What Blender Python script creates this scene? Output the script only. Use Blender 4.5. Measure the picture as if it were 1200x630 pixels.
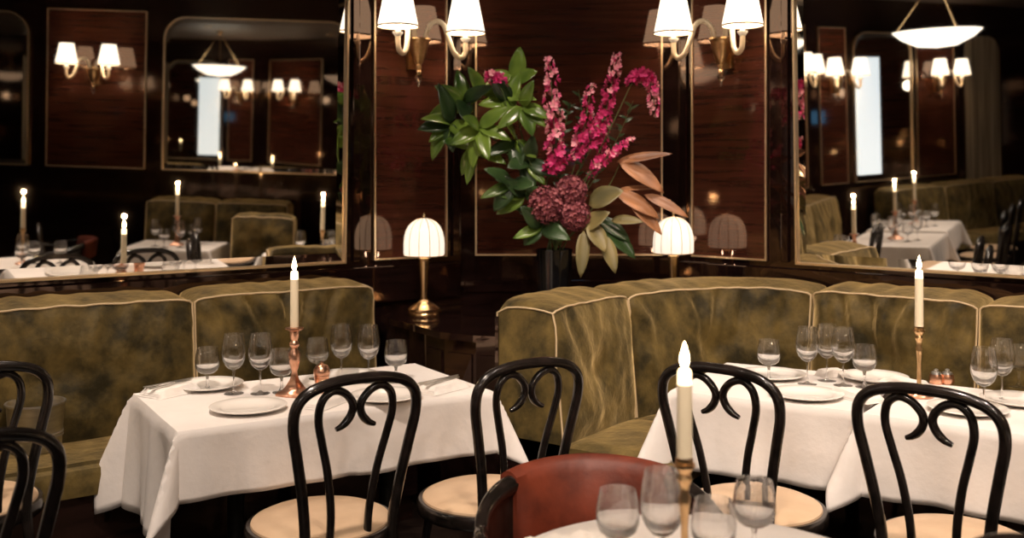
import bpy, bmesh, math, random
from mathutils import Vector, Matrix, noise
random.seed(7)
PI = math.pi
for o in list(bpy.data.objects): bpy.data.objects.remove(o)
SC = bpy.context.scene; COL = SC.collection

# ------------------------------------------------------------ camera, world, lights, exposure
H = 1.55; F = 1200.0; YH = 205.0
cam_d = bpy.data.cameras.new('camera'); cam = bpy.data.objects.new('camera', cam_d); COL.objects.link(cam)
cam.location = (0, 0, H); cam.rotation_euler = (PI/2, 0, 0)
cam_d.sensor_width = 36; cam_d.lens = 36*F/1200
cam_d.shift_y = -(315-YH)/1200.0
cam_d.clip_start = .05
cam_d.dof.use_dof = True; cam_d.dof.focus_distance = 3.5; cam_d.dof.aperture_fstop = 2.4
SC.camera = cam
SC.view_settings.view_transform = 'Standard'; SC.view_settings.look = 'None'
SC.view_settings.gamma = 1; SC.view_settings.use_curve_mapping = False
SC.view_settings.exposure = 0.0
W = bpy.data.worlds.new('world'); SC.world = W; W.use_nodes = True
W.node_tree.nodes['Background'].inputs[0].default_value = (1, .72, .5, 1)
W.node_tree.nodes['Background'].inputs[1].default_value = .02
WARM = (1, .82, .68)

def lamp(kind, loc, energy, col=WARM, radius=.05, size=None, rot=None, spot=None, blend=.6):
    l = bpy.data.lights.new('light', kind); l.energy = energy; l.color = col
    if kind in ('POINT', 'SPOT'): l.shadow_soft_size = radius
    if kind == 'AREA': l.shape = 'DISK'; l.size = size
    if spot: l.spot_size = spot; l.spot_blend = blend
    o = bpy.data.objects.new('added_spot_light' if kind == 'SPOT' else 'lamp_light', l); COL.objects.link(o); o.location = loc
    if rot: o.rotation_euler = rot
    return o
def aim(o, tgt):
    o.rotation_euler = (Vector(tgt)-o.location).to_track_quat('-Z', 'Y').to_euler()
CEIL = 3.15
DOWN = [  # added fill spots at ceiling height: position, target, energy, angle
    ((-.75, 2.35, CEIL-.03), (-.75, 3.75, .7) , 250, 60), ((.75, 2.4, CEIL-.03), (1.05, 3.95, .7), 225, 58),
    ((1.75, 2.0, CEIL-.03), (1.6, 3.5, .7), 190, 55), ((-2.2, 1.7, CEIL-.03), (-2.5, 2.6, .7), 120, 60),
    ((.3, 1.2, CEIL-.03), (.35, 2.2, .6), 210, 50), ((.15, 3.3, CEIL-.03), (.22, 5.05, 1.45), 110, 34),
    ((-3.4, .2, CEIL-.03), (-3.6, 1.4, .7), 150, 70), ((1.9, .8, CEIL-.03), (2.1, 2.2, .6), 90, 60),
    ((-1.45, 4.25, CEIL-.03), (-1.45, 4.45, .9), 75, 60), ((1.25, 4.55, CEIL-.03), (1.3, 4.72, .9), 75, 62), ((-2.4, 3.5, CEIL-.03), (-2.3, 3.8, .9), 60, 60), ((.42, 4.2, CEIL-.03), (.38, 4.45, .9), 55, 45), ((2.2, 3.8, CEIL-.03), (2.1, 4.0, .9), 55, 60)]
for p, t, e, a in DOWN:
    l = lamp('SPOT', p, e, WARM, .07, spot=math.radians(a+12), blend=.9); aim(l, t)
for p, t, e in (((-.9, -.2, 2.75), (-.6, 2.9, .3), 62), ((1.3, -.2, 2.75), (.9, 2.9, .3), 62)):   # two added fill spots behind the camera, no lamp hangs there
    l = lamp('SPOT', p, e, WARM, .04, spot=math.radians(62), blend=1); aim(l, t)

# ------------------------------------------------------------ coordinates
def U(px, py, z):            # floor position of a point of known height z
    d = (H-z)/((py-YH)/F); return ((px-600)/F*d, d)
def at(px, py, Y): return Vector(((px-600)/F*Y, Y, H-(py-YH)/F*Y))
TL = math.radians(36); TR = math.radians(42)
nL = Vector((math.sin(TL), -math.cos(TL))); tL = Vector((math.cos(TL), math.sin(TL))); cL = -4.65
nR = Vector((-math.sin(TR), -math.cos(TR))); tR = Vector((math.cos(TR), -math.sin(TR))); cR = -4.727
CLc = Vector((-.2775, 5.55)); CRc = Vector((.902, 5.55))
def RL(x, y):
    p = Vector((x, y)); return p-2*(nL.dot(p)-cL)*nL
def RR(x, y):
    p = Vector((x, y)); return p-2*(nR.dot(p)-cR)*nR
ZB = 1.115

# ------------------------------------------------------------ materials
def mat(name, col, rough=.5, metal=0, **k):
    m = bpy.data.materials.new(name); m.use_nodes = True; b = m.node_tree.nodes['Principled BSDF']
    b.inputs['Base Color'].default_value = (*col, 1); b.inputs['Roughness'].default_value = rough; b.inputs['Metallic'].default_value = metal
    for a, v in k.items(): b.inputs[a.replace('_', ' ')].default_value = v
    return m
def nodes(m): return m.node_tree.nodes, m.node_tree.links, m.node_tree.nodes['Principled BSDF']
def noisecol(m, c1, c2, scale=5, detail=4, stretch=(1, 1, 1), lo=.35, hi=.65, bump=0, bscale=None, rot=(0, 0, 0)):
    n, l, b = nodes(m)
    tc = n.new('ShaderNodeTexCoord'); mp = n.new('ShaderNodeMapping'); mp.inputs['Scale'].default_value = stretch; mp.inputs['Rotation'].default_value = rot
    l.new(tc.outputs['Object'], mp.inputs[0])
    t = n.new('ShaderNodeTexNoise'); t.inputs['Scale'].default_value = scale; t.inputs['Detail'].default_value = detail; t.inputs['Roughness'].default_value = .6
    l.new(mp.outputs[0], t.inputs[0])
    r = n.new('ShaderNodeValToRGB'); r.color_ramp.elements[0].position = lo; r.color_ramp.elements[1].position = hi
    r.color_ramp.elements[0].color = (*c1, 1); r.color_ramp.elements[1].color = (*c2, 1)
    l.new(t.outputs[0], r.inputs[0]); l.new(r.outputs[0], b.inputs['Base Color'])
    if bump:
        t2 = n.new('ShaderNodeTexNoise'); t2.inputs['Scale'].default_value = bscale or scale; t2.inputs['Detail'].default_value = 5
        l.new(mp.outputs[0], t2.inputs[0])
        bp = n.new('ShaderNodeBump'); bp.inputs['Strength'].default_value = bump; bp.inputs['Distance'].default_value = .01
        l.new(t2.outputs[0], bp.inputs['Height']); l.new(bp.outputs[0], b.inputs['Normal'])
    return m
M = {}
LQ = {'IOR': 1.9, 'Specular_IOR_Level': .5, 'Specular_Tint': (1, .70, .52, 1)}
M['lacquer'] = noisecol(mat('dark_lacquered_wood', (.02, .009, .007), .05, **LQ), (.007, .0035, .003), (.016, .007, .006), 3, 4, (1, 1, 12))
M['veneer'] = noisecol(mat('mahogany_veneer', (.06, .018, .01), .05, **LQ), (.022, .008, .0055), (.115, .034, .019), 1.7, 6, (1, 1, 22), .22, .88)
M['brass'] = mat('polished_brass', (.85, .6, .33), .22, 1)
M['inlay'] = mat('brass_inlay', (.95, .72, .45), .3, .85)
M['oldbrass'] = noisecol(mat('aged_brass', (.7, .45, .22), .3, 1), (.55, .33, .15), (.8, .55, .3), 20)
M['copper'] = noisecol(mat('copper', (.75, .4, .27), .28, 1), (.62, .32, .2), (.9, .52, .36), 25)
M['mirror'] = mat('mirror_glass', (.86, .84, .8), .015, 1)
M['bevel'] = mat('mirror_bevel', (.9, .88, .84), .03, 1)
M['black'] = noisecol(mat('black_bentwood', (.012, .009, .008), .22), (.006, .005, .004), (.02, .014, .012), 20)
M['black'].node_tree.nodes['Principled BSDF'].inputs['Coat Weight'].default_value = .3
M['cream'] = noisecol(mat('cream_leather', (.6, .42, .27), .38), (.55, .38, .24), (.63, .45, .29), 6, bump=.05, bscale=90)
M['red'] = noisecol(mat('rust_leather', (.2, .04, .02), .5), (.09, .015, .006), (.20, .036, .014), 7, bump=.1, bscale=60)
def velvet():
    m = mat('olive_velvet', (.1, .08, .02), .62)
    n, l, b = nodes(m)
    b.inputs['Sheen Weight'].default_value = 1; b.inputs['Sheen Roughness'].default_value = .42; b.inputs['Sheen Tint'].default_value = (1, .74, .34, 1)
    b.inputs['Specular IOR Level'].default_value = .2
    noisecol(m, (.020, .0160, .0050), (.155, .106, .030), 7, 10, (1, 1, .9), .38, .68, bump=.6, bscale=24)
    return m
M['velvet'] = velvet()
M['piping'] = mat('cream_piping', (.62, .47, .28), .6)
M['cloth'] = noisecol(mat('white_linen', (.83, .78, .74), .85), (.80, .75, .71), (.86, .81, .77), 4, bump=.12, bscale=45)
M['cloth'].node_tree.nodes['Principled BSDF'].inputs['Sheen Weight'].default_value = .1
M['napkin'] = noisecol(mat('napkin_linen', (.86, .81, .76), .8), (.83, .78, .73), (.88, .83, .78), 30)
M['china'] = mat('white_china', (.86, .82, .77), .12)
M['steel'] = noisecol(mat('brushed_steel', (.62, .6, .57), .36, 1), (.55, .53, .5), (.7, .68, .64), 8, stretch=(1, 1, 10))
M['wax'] = mat('ivory_wax', (.9, .78, .56), .45, **{'Subsurface_Weight': .0})
M['wick'] = mat('burnt_wick', (.02, .015, .01), .9)
M['dark'] = mat('dark_vase_glass', (.006, .006, .007), .06)
M['floor'] = noisecol(mat('dark_floor_boards', (.02, .012, .009), .35), (.010, .006, .005), (.028, .017, .012), 3, stretch=(1, 9, 1))
M['ceil'] = noisecol(mat('ceiling_paint', (.10, .07, .05), .5), (.09, .065, .045), (.11, .08, .055), 2)
M['iron'] = mat('cast_iron', (.015, .014, .013), .45, .6)
M['stem'] = noisecol(mat('green_stem', (.08, .12, .03), .5), (.05, .08, .02), (.12, .16, .05), 20)
M['leaf'] = noisecol(mat('magnolia_leaf', (.07, .16, .025), .22), (.035, .085, .014), (.21, .33, .05), 5, 2)
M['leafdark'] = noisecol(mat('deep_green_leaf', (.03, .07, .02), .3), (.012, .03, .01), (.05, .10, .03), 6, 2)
M['leafbronze'] = noisecol(mat('bronze_leaf', (.3, .12, .05), .45), (.18, .075, .035), (.50, .22, .09), 5, 2)
M['leafolive'] = noisecol(mat('olive_leaf_underside', (.15, .12, .04), .45), (.09, .08, .03), (.24, .19, .07), 5, 2)
M['magenta'] = noisecol(mat('magenta_petals', (.5, .02, .12), .5), (.38, .01, .08), (.85, .06, .28), 40, 2)
M['pink'] = noisecol(mat('pale_pink_petals', (.8, .3, .4), .5), (.80, .14, .30), (.90, .50, .52), 35, 2)
M['burgundy'] = noisecol(mat('burgundy_hydrangea', (.25, .04, .06), .6), (.12, .010, .03), (.45, .13, .14), 45, 3)
def emis(name, col, s, base=(.8, .7, .55)):
    m = mat(name, base, .6); b = m.node_tree.nodes['Principled BSDF']
    b.inputs['Emission Color'].default_value = (*col, 1); b.inputs['Emission Strength'].default_value = s
    return m
M['shade'] = emis('lit_pleated_silk', (1, .84, .66), 2.2)
M['lampshade'] = emis('lit_opal_shade', (1, .86, .70), 1.0)
M['flame'] = emis('candle_flame', (1, .72, .36), 42)
M['waxglow'] = emis('lit_wax_tip', (1, .72, .42), 3.0, (.9, .78, .56))
M['globe'] = emis('lit_globe', (1, .85, .66), 7)
M['bowl'] = emis('lit_alabaster', (1, .9, .76), 2.2)
M['screen'] = emis('lit_screen', (.12, .45, 1), 2, (.02, .02, .02))
M['curtain'] = noisecol(mat('beige_curtain', (.5, .38, .24), .8), (.22, .16, .1), (.62, .5, .34), 3, 2, (14, 14, .3))
M['doorglow'] = emis('cool_reflection_glow', (.8, .92, 1), 1.0)  # emission painted in place of a bright mirrored door
def glassmat():
    m = bpy.data.materials.new('clear_glass'); m.use_nodes = True; n = m.node_tree.nodes; l = m.node_tree.links
    n.clear(); out = n.new('ShaderNodeOutputMaterial'); mx = n.new('ShaderNodeMixShader'); tr = n.new('ShaderNodeBsdfTransparent'); gl = n.new('ShaderNodeBsdfGlass')
    tr.inputs[0].default_value = (1, 1, 1, 1); gl.inputs['Roughness'].default_value = 0; gl.inputs['IOR'].default_value = 1.5
    nz = n.new('ShaderNodeTexVoronoi'); nz.inputs['Scale'].default_value = 95; nz.feature = 'SMOOTH_F1'
    bp = n.new('ShaderNodeBump'); bp.inputs['Strength'].default_value = .05; bp.inputs['Distance'].default_value = .003
    tc = n.new('ShaderNodeTexCoord'); l.new(tc.outputs['Object'], nz.inputs[0]); l.new(nz.outputs[0], bp.inputs['Height'])
    l.new(bp.outputs[0], gl.inputs['Normal'])
    mx.inputs[0].default_value = .85
    l.new(tr.outputs[0], mx.inputs[1]); l.new(gl.outputs[0], mx.inputs[2]); l.new(mx.outputs[0], out.inputs[0])
    return m
M['glass'] = glassmat()

# ------------------------------------------------------------ helpers
def obj(name, bm, m, parent=None, smooth=True):
    me = bpy.data.meshes.new(name)
    bmesh.ops.recalc_face_normals(bm, faces=bm.faces[:])
    if smooth:
        for f in bm.faces: f.smooth = True
    bm.to_mesh(me); bm.free()
    me.materials.append(M[m] if isinstance(m, str) else m)
    if smooth is True:
        try: me.set_sharp_from_angle(angle=math.radians(42))
        except Exception: pass
    o = bpy.data.objects.new(name, me); COL.objects.link(o)
    if parent: o.parent = parent
    return o
def thing(name, label, cat, loc=(0, 0, 0), rz=0, group=None):
    o = bpy.data.objects.new(name, None); COL.objects.link(o); o.empty_display_size = .05
    o.location = loc; o.rotation_euler = (0, 0, rz); o['label'] = label; o['category'] = cat
    if group: o['group'] = group
    return o
def tag(o, label, cat, group=None):
    o['label'] = label; o['category'] = cat
    if group: o['group'] = group
    return o
def struct(name, loc=(0, 0, 0), rz=0):
    o = bpy.data.objects.new(name, None); COL.objects.link(o); o.location = loc; o.rotation_euler = (0, 0, rz); o['kind'] = 'structure'; o.empty_display_size = .05
    return o
def dup(o, parent=None):
    c = o.copy(); COL.objects.link(c); c.parent = parent
    for ch in [q for q in bpy.data.objects if q.parent == o]: dup(ch, c)
    return c
USED = set()
def place(proto, x, y, z, rz, label, group=None):
    if proto.name in USED: o = dup(proto)
    else: o = proto; USED.add(proto.name)
    o.location = (x, y, z); o.rotation_euler = (0, 0, rz); o['label'] = label
    if group: o['group'] = group
    return o
def B(): return bmesh.new()
def box(bm, x0, x1, y0, y1, z0, z1, bev=0):
    r = bmesh.ops.create_cube(bm, size=1)
    for v in r['verts']:
        v.co = Vector((x0+(v.co.x+.5)*(x1-x0), y0+(v.co.y+.5)*(y1-y0), z0+(v.co.z+.5)*(z1-z0)))
    if bev:
        es = list({e for v in r['verts'] for e in v.link_edges})
        bmesh.ops.bevel(bm, geom=es, offset=bev, segments=2, affect='EDGES', profile=.6)
def lathe(bm, prof, n=32, cx=0, cy=0, cz=0, flute=None, close=False):
    rings = []
    for r, z in prof:
        if r < 1e-5: rings.append([bm.verts.new((cx, cy, cz+z))])
        else:
            ring = []
            for i in range(n):
                a = 2*PI*i/n; rr = r*(1+(flute(a, z) if flute else 0)); ring.append(bm.verts.new((cx+rr*math.cos(a), cy+rr*math.sin(a), cz+z)))
            rings.append(ring)
    prs = list(zip(rings[:-1], rings[1:]))
    if close: prs.append((rings[-1], rings[0]))
    for a, b in prs:
        for i in range(n):
            j = (i+1) % n
            if len(a) == 1 and len(b) == 1: continue
            if len(a) == 1: bm.faces.new((a[0], b[i], b[j]))
            elif len(b) == 1: bm.faces.new((a[i], a[j], b[0]))
            else: bm.faces.new((a[i], a[j], b[j], b[i]))
def spline(pts, n=8, closed=False):
    P = [Vector(p) for p in pts]; out = []; N = len(P)
    segs = N if closed else N-1
    for i in range(segs):
        if closed: p0, p1, p2, p3 = P[i-1], P[i], P[(i+1) % N], P[(i+2) % N]
        else: p0, p1, p2, p3 = P[max(i-1, 0)], P[i], P[i+1], P[min(i+2, N-1)]
        for k in range(n):
            t = k/n
            out.append(.5*((2*p1)+(-p0+p2)*t+(2*p0-5*p1+4*p2-p3)*t*t+(-p0+3*p1-3*p2+p3)*t*t*t))
    if not closed: out.append(P[-1])
    return out
def tube(bm, path, r, n=8, closed=False, caps=True):
    N = len(path); rings = []; up = None
    for i in range(N):
        if closed: t = path[(i+1) % N]-path[i-1]
        else: t = path[min(i+1, N-1)]-path[max(i-1, 0)]
        t = t.normalized() if t.length > 1e-9 else Vector((0, 0, 1))
        if up is None: up = Vector((0, 0, 1)) if abs(t.z) < .9 else Vector((1, 0, 0)); up = (up-t*up.dot(t)).normalized()
        else:
            up = up-t*up.dot(t)
            up = up.normalized() if up.length > 1e-6 else t.orthogonal().normalized()
        s = t.cross(up); rr = r(i/(N-1)) if callable(r) else r
        rings.append([bm.verts.new(path[i]+(math.cos(2*PI*k/n)*s+math.sin(2*PI*k/n)*up)*rr) for k in range(n)])
    M2 = N if closed else N-1
    for i in range(M2):
        a, b = rings[i], rings[(i+1) % N]
        for k in range(n):
            j = (k+1) % n; bm.faces.new((a[k], a[j], b[j], b[k]))
    if caps and not closed:
        bm.faces.new(rings[0]); bm.faces.new(rings[-1])
def V3(p, z): return Vector((p[0], p[1], z))
def wallbox(name, a, b, thick, z0, z1, m='lacquer'):   # a wall standing on the line a-b, thickness on its outer side (left of a->b)
    a = Vector(a); b = Vector(b); t = (b-a).normalized(); n = Vector((-t.y, t.x)); bm = B()
    vs = [bm.verts.new(V3(p, z)) for z in (z0, z1) for p in (a, b, b+n*thick, a+n*thick)]
    for f in ((0, 1, 2, 3), (4, 5, 6, 7), (0, 1, 5, 4), (1, 2, 6, 5), (2, 3, 7, 6), (3, 0, 4, 7)): bm.faces.new([vs[i] for i in f])
    o = obj(name, bm, m, smooth=False); o['kind'] = 'structure'; return o

# ------------------------------------------------------------ room shell
R2 = CRc+tR*3.65
od = Vector((-.309, -.951)); OPP = R2
def pt(v): return (v.x, v.y)
L2 = CLc-tL*5.0
wd = Vector((-.435, -.90)).normalized()
O2 = R2+od*5.2; W2 = L2+wd*4.2
wallbox('wall_left', L2, CLc, .15, 0, CEIL)
wallbox('wall_corner', CLc, CRc, .15, 0, CEIL)
wallbox('wall_right', CRc, R2, .15, 0, CEIL)
wallbox('wall_side', R2, O2, .15, 0, CEIL)
wallbox('wall_far_left', W2, L2, .15, 0, CEIL)
B1 = Vector((O2.x, -4.2)); B2 = Vector((W2.x, -4.2))
wallbox('wall_back_right', O2, B1, .15, 0, CEIL); wallbox('wall_back', B1, B2, .15, 0, CEIL, 'veneer'); wallbox('wall_back_left', B2, W2, .15, 0, CEIL)
for nm, z, m in (('floor', -.1, 'floor'), ('ceiling', CEIL, 'ceil')):
    bm = B(); pts = [L2, CLc, CRc, R2, O2, B1, B2, W2]
    c = sum(pts, Vector((0, 0)))/len(pts)
    pts = [p+(p-c).normalized()*.12 for p in pts]
    lo = [bm.verts.new(V3(p, z)) for p in pts]; hi = [bm.verts.new(V3(p, z+.1)) for p in pts]
    bm.faces.new(lo); bm.faces.new(hi)
    for i in range(8): bm.faces.new((lo[i], lo[(i+1) % 8], hi[(i+1) % 8], hi[i]))
    o = obj(nm, bm, m, smooth=False); o['kind'] = 'structure'

# wall frames: local x along wall, local -y toward the room
def frame_at(p, t):  # returns loc, rz
    return (p.x, p.y, 0), math.atan2(t.y, t.x)
tcount = [0]
def outline(bm, pts2, w, y0, y1):     # thin moulding along closed outline pts2 (x,z), inner offset w
    N = len(pts2); inn = []
    for i in range(N):
        p0, p1, p2 = Vector(pts2[i-1]), Vector(pts2[i]), Vector(pts2[(i+1) % N])
        d1 = (p1-p0).normalized(); d2 = (p2-p1).normalized(); n1 = Vector((-d1.y, d1.x)); n2 = Vector((-d2.y, d2.x))
        n = (n1+n2); n = n/max(n.length_squared/2, .2)
        inn.append(p1+n*w)
    for i in range(N):
        j = (i+1) % N; a, b, c, d = Vector(pts2[i]), Vector(pts2[j]), inn[j], inn[i]
        q = [bm.verts.new((p.x, yy, p.y)) for yy in (y0, y1) for p in (a, b, c, d)]
        for f in ((0, 1, 2, 3), (4, 5, 6, 7), (0, 1, 5, 4), (3, 2, 6, 7)): bm.faces.new([q[k] for k in f])
    return inn
def rect(x0, x1, z0, z1): return [(x0, z0), (x1, z0), (x1, z1), (x0, z1)]
def arch(x0, x1, z0, z1, r=.22, n=8):
    p = [(x0, z0), (x1, z0)]
    for i in range(n+1): a = PI/2*i/n; p.append((x1-r+r*math.cos(a), z1-r+r*math.sin(a)))
    for i in range(n+1): a = PI/2+PI/2*i/n; p.append((x0+r+r*math.cos(a), z1-r+r*math.sin(a)))
    return p
def wall_panel(org, t, x0, x1, z0, z1):
    tcount[0] += 1; loc, rz = frame_at(org, t)
    e = struct('trim_%d' % tcount[0], loc, rz)
    bm = B(); box(bm, x0, x1, -.012, .01, z0, z1); obj('veneer_panel', bm, 'veneer', e, False)
    bm = B(); outline(bm, rect(x0, x1, z0, z1), .009, -.02, .01); obj('brass_border', bm, 'inlay', e, False)
    return e
def extrude(bm, pts2, y0, y1):
    a = [bm.verts.new((p[0], y0, p[1])) for p in pts2]; b = [bm.verts.new((p[0], y1, p[1])) for p in pts2]
    bm.faces.new(a); bm.faces.new(b); N = len(a)
    for i in range(N): bm.faces.new((a[i], a[(i+1) % N], b[(i+1) % N], b[i]))
def wall_mirror(org, t, shape, label, lean=1.6, bev=.045):
    loc, rz = frame_at(org, t)
    z0 = min(p[1] for p in shape)
    e = thing('wall_mirror', label, 'mirror', (loc[0], loc[1], z0), 0)
    e.rotation_euler = (Matrix.Rotation(rz, 3, 'Z') @ Matrix.Rotation(math.radians(lean), 3, 'X')).to_euler()
    S = [(p[0], p[1]-z0) for p in shape]
    off = -.018
    bm = B(); inn = outline(bm, S, .010, off-.022, off+.012); obj('brass_frame', bm, 'inlay', e, False)
    bm = B(); extrude(bm, S, off-.006, off+.01); obj('backing_board', bm, 'lacquer', e, False)
    # bevel strip: sloping mirror edge
    bm = B(); N = len(inn); ctr = sum(inn, Vector((0, 0)))/N; in2 = []
    for i in range(N):
        p0, p1, p2 = inn[i-1], inn[i], inn[(i+1) % N]
        d1 = (p1-p0).normalized(); d2 = (p2-p1).normalized(); n = Vector((-d1.y, d1.x))+Vector((-d2.y, d2.x)); n = n/max(n.length_squared/2, .2)
        in2.append(p1+n*bev)
    A = [bm.verts.new((p.x, off-.007, p.y)) for p in inn]; C2 = [bm.verts.new((p.x, off-.0105, p.y)) for p in in2]
    for i in range(N): bm.faces.new((A[i], A[(i+1) % N], C2[(i+1) % N], C2[i]))
    obj('bevelled_edge', bm, 'bevel', e, False)
    bm = B(); extrude(bm, [(p.x, p.y) for p in in2], off-.0105, off-.007); obj('mirror_glass', bm, 'mirror', e, False)
    return e
def sL(px):   # distance along the left wall (negative, from the corner) of pixel column
    d = Vector(((px-600)/F, 1)); p = d*(cL/nL.dot(d)); return (p-CLc).dot(tL)
def sR(px):
    d = Vector(((px-600)/F, 1)); p = d*(cR/nR.dot(d)); return (p-CRc).dot(tR)
ZT = 2.82
wall_panel(CLc, tL, sL(437), sL(522.5), ZB, ZT)
wall_panel(CLc, Vector((1, 0)), (557-600)/F*5.55-CLc.x, (776-600)/F*5.55-CLc.x, ZB, ZT)
wall_panel(CRc, tR, sR(812), sR(900), ZB, ZT)
mL = wall_mirror(CLc, tL, rect(sL(402)-2.25, sL(402), ZB-.005, ZT), 'large rectangular brass edged mirror on the wall above the left banquette')
mR = wall_mirror(CRc, tR, rect(sR(936), sR(936)+2.0, ZB-.005, ZT), 'large rectangular brass edged mirror on the wall above the right banquette')
# dado rail + pilaster reeds on the three visible walls
def rail(org, t, x0, x1, z0, z1, y):
    tcount[0] += 1; loc, rz = frame_at(org, t); bm = B(); box(bm, x0, x1, -y, .01, z0, z1, .004)
    o = obj('trim_%d' % tcount[0], bm, 'lacquer', None, False); o.location = loc; o.rotation_euler = (0, 0, rz); o['kind'] = 'structure'
rail(CLc, tL, -4.98, -.02, .9, ZB-.03, .03); rail(CRc, tR, .02, 3.63, .9, ZB-.03, .03); rail(CLc, Vector((1, 0)), .02, 1.16, .92, .98, .02)
for (org, t, a) in ((CLc, tL, sL(402)+.05), (CRc, tR, sR(936)-.09), (CLc, tL, -.06), (CRc, tR, .02)):
    rail(org, t, a, a+.04, ZB, ZT, .016)
# far-left wall piece of the left wall, wing wall and side wall: panels and arched mirrors seen in the mirrors
wall_panel(CLc, tL, -4.75, -3.5, ZB, ZT)
sW = (L2-W2).length
tW = (L2-W2).normalized()
wall_panel(W2, tW, sW-.55, sW-.12, ZB, ZT); wall_panel(W2, tW, sW-2.45, sW-1.75, ZB, ZT)
wall_mirror(W2, tW, arch(sW-1.65, sW-.65, ZB, 2.78), 'arched brass edged mirror on the far left wall', 0)
tO = -od.normalized()*-1
# side wall runs R2 -> O2 ; local x from R2
wall_panel(R2, od.normalized(), 2.21, 3.17, 1.30, ZT)
wall_mirror(R2, od.normalized(), arch(.22, 2.04, 1.30, 2.78), 'arched brass edged mirror on the side wall nearest the right corner', 0)
wall_mirror(R2, od.normalized(), arch(3.34, 4.9, 1.30, 2.78), 'arched brass edged mirror on the side wall beside the wood panel', 0)
# window with pale curtain on far left wall
tcount[0] += 0
e = struct('window_1', (W2.x, W2.y, 0), math.atan2(tW.y, tW.x))
bm = B(); outline(bm, arch(sW-3.4, sW-2.6, .5, 2.8), .03, -.03, .01); obj('window_frame', bm, 'lacquer', e, False)
bm = B(); extrude(bm, arch(sW-3.37, sW-2.63, .53, 2.77), -.012, -.006); obj('flat_pane', bm, 'curtain', e, False)
e = struct('door_reflection_strip', (W2.x, W2.y, 0), math.atan2(tW.y, tW.x))  # added glowing strip imitates a bright door reflected in the arched mirror
bm = B(); box(bm, sW-1.06, sW-.70, -.05, -.036, ZB+.08, 2.5); obj('flat_pane', bm, 'doorglow', e, False)

# ------------------------------------------------------------ banquettes
class Path:
    def __init__(s, pts):
        s.p = [Vector(q) for q in pts]; s.L = [0]
        for a, b in zip(s.p[:-1], s.p[1:]): s.L.append(s.L[-1]+(b-a).length)
        s.len = s.L[-1]
    def at(s, x):
        x = max(0, min(s.len, x))
        for i in range(len(s.L)-1):
            if x <= s.L[i+1]+1e-9: break
        f = (x-s.L[i])/(s.L[i+1]-s.L[i]); return s.p[i].lerp(s.p[i+1], f)
    def nrm(s, x):
        a = s.at(x-.05); b = s.at(x+.05); t = (b-a).normalized(); return Vector((t.y, -t.x))
    def near(s, q):
        q = Vector(q); best = min((((s.at(s.len*i/400)-q).length, s.len*i/400) for i in range(401))); return best[1]
def cushion(name, path, s0, s1, z0, z1, depth, parent, seed=0, pleat=.006, dome=.03, bulge=.05, pipe=True, recl=.05, tzoff=None):
    nu = max(24, int((s1-s0)*75)); nf = 30; nt = 10
    bm = B(); rows = []; pipeL = []; 
    for i in range(nu+1):
        u = i/nu; s = s0+.006+(s1-s0-.012)*u; q = path.at(s); n = path.nrm(s)
        ef = max(0., 1-abs(2*u-1)**7); er = ef**.5
        row = []
        du = min(u, 1-u)*(s1-s0)
        zt = z1 + .006*noise.noise(Vector((s*3, seed, 0)))+.005*noise.noise(Vector((s*13, seed, 4)))-.022*(1-er)
        def add(o, z):
            p = q+n*o; row.append(bm.verts.new((p.x, p.y, z))); return Vector((p.x, p.y, z))
        for k in range(nf+1):
            v = k/nf; z = z0+(zt-z0)*v
            bu = bulge*(math.sin(PI*min(1, v*.94+.03))**.6)*er + (.012 if v < 1 else .0)*0
            w = s*44+ (1-v)*(9 if seed % 2 else 7)*(.6+.3*math.sin(seed*1.7))*(1 if (s-s0)/(s1-s0) > .45 else -1) + 3*noise.noise(Vector((s*4, v*2, seed)))
            pl = pleat*(math.sin(w)+.5*math.sin(w*1.9+1))*max(0, v-.2)**1.5*max(0, min(1, (1-v)*14))*(.35+.9*abs(noise.noise(Vector((s*2.3+seed, v*.7, 1)))*2))
            cr = .016*noise.noise(Vector((s*5+seed*3, z*6, seed)))+.007*noise.noise(Vector((s*15, z*13, seed+5)))
            btn = -.034*math.exp(-(((u-.5)*(s1-s0)/.09)**2+((v-.52)/.13)**2))
            last = add(bu+pl+(cr+btn)*er*(1-v**6)-recl*v+recl*.9, z)
        pipeL.append(last)
        for k in range(1, nt+1):
            v = k/nt; o = -recl*.1-depth*v
            z = zt+(dome*math.sin(PI*min(1, v*.75+.0))*1.05+.004*noise.noise(Vector((s*9, v*3, seed+9))))*er+.004*math.sin(s*50)*(1-v)*er*v*3
            if k == nt: z -= .03
            add(o, z)
        add(-depth-recl*.1, z0)
        rows.append(row)
    for a, b in zip(rows[:-1], rows[1:]):
        for k in range(len(a)-1): bm.faces.new((a[k], a[k+1], b[k+1], b[k]))
        bm.faces.new((a[-1], a[0], b[0], b[-1]))
    for r in (rows[0], rows[-1]): 
        try: bm.faces.new(r)
        except Exception: pass
    co0 = [v.co.copy() for v in rows[0][:nf+1]]; co1 = [v.co.copy() for v in rows[-1][:nf+1]]; bk0 = [v.co.copy() for v in rows[0][nf:]]
    c = obj(name, bm, 'velvet', parent)
    if pipe:
        bm = B(); nn = lambda s: V3(path.nrm(s), 0)
        loop = co0[::3]+[co0[-1]]+pipeL[1:-1:2]+[co1[-1]]+co1[::-3]
        loop = [p+Vector((0, 0, .002)) for p in loop]
        tube(bm, loop, .0042, 6); obj('piping', bm, 'piping', c)
    return c, bk0
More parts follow.
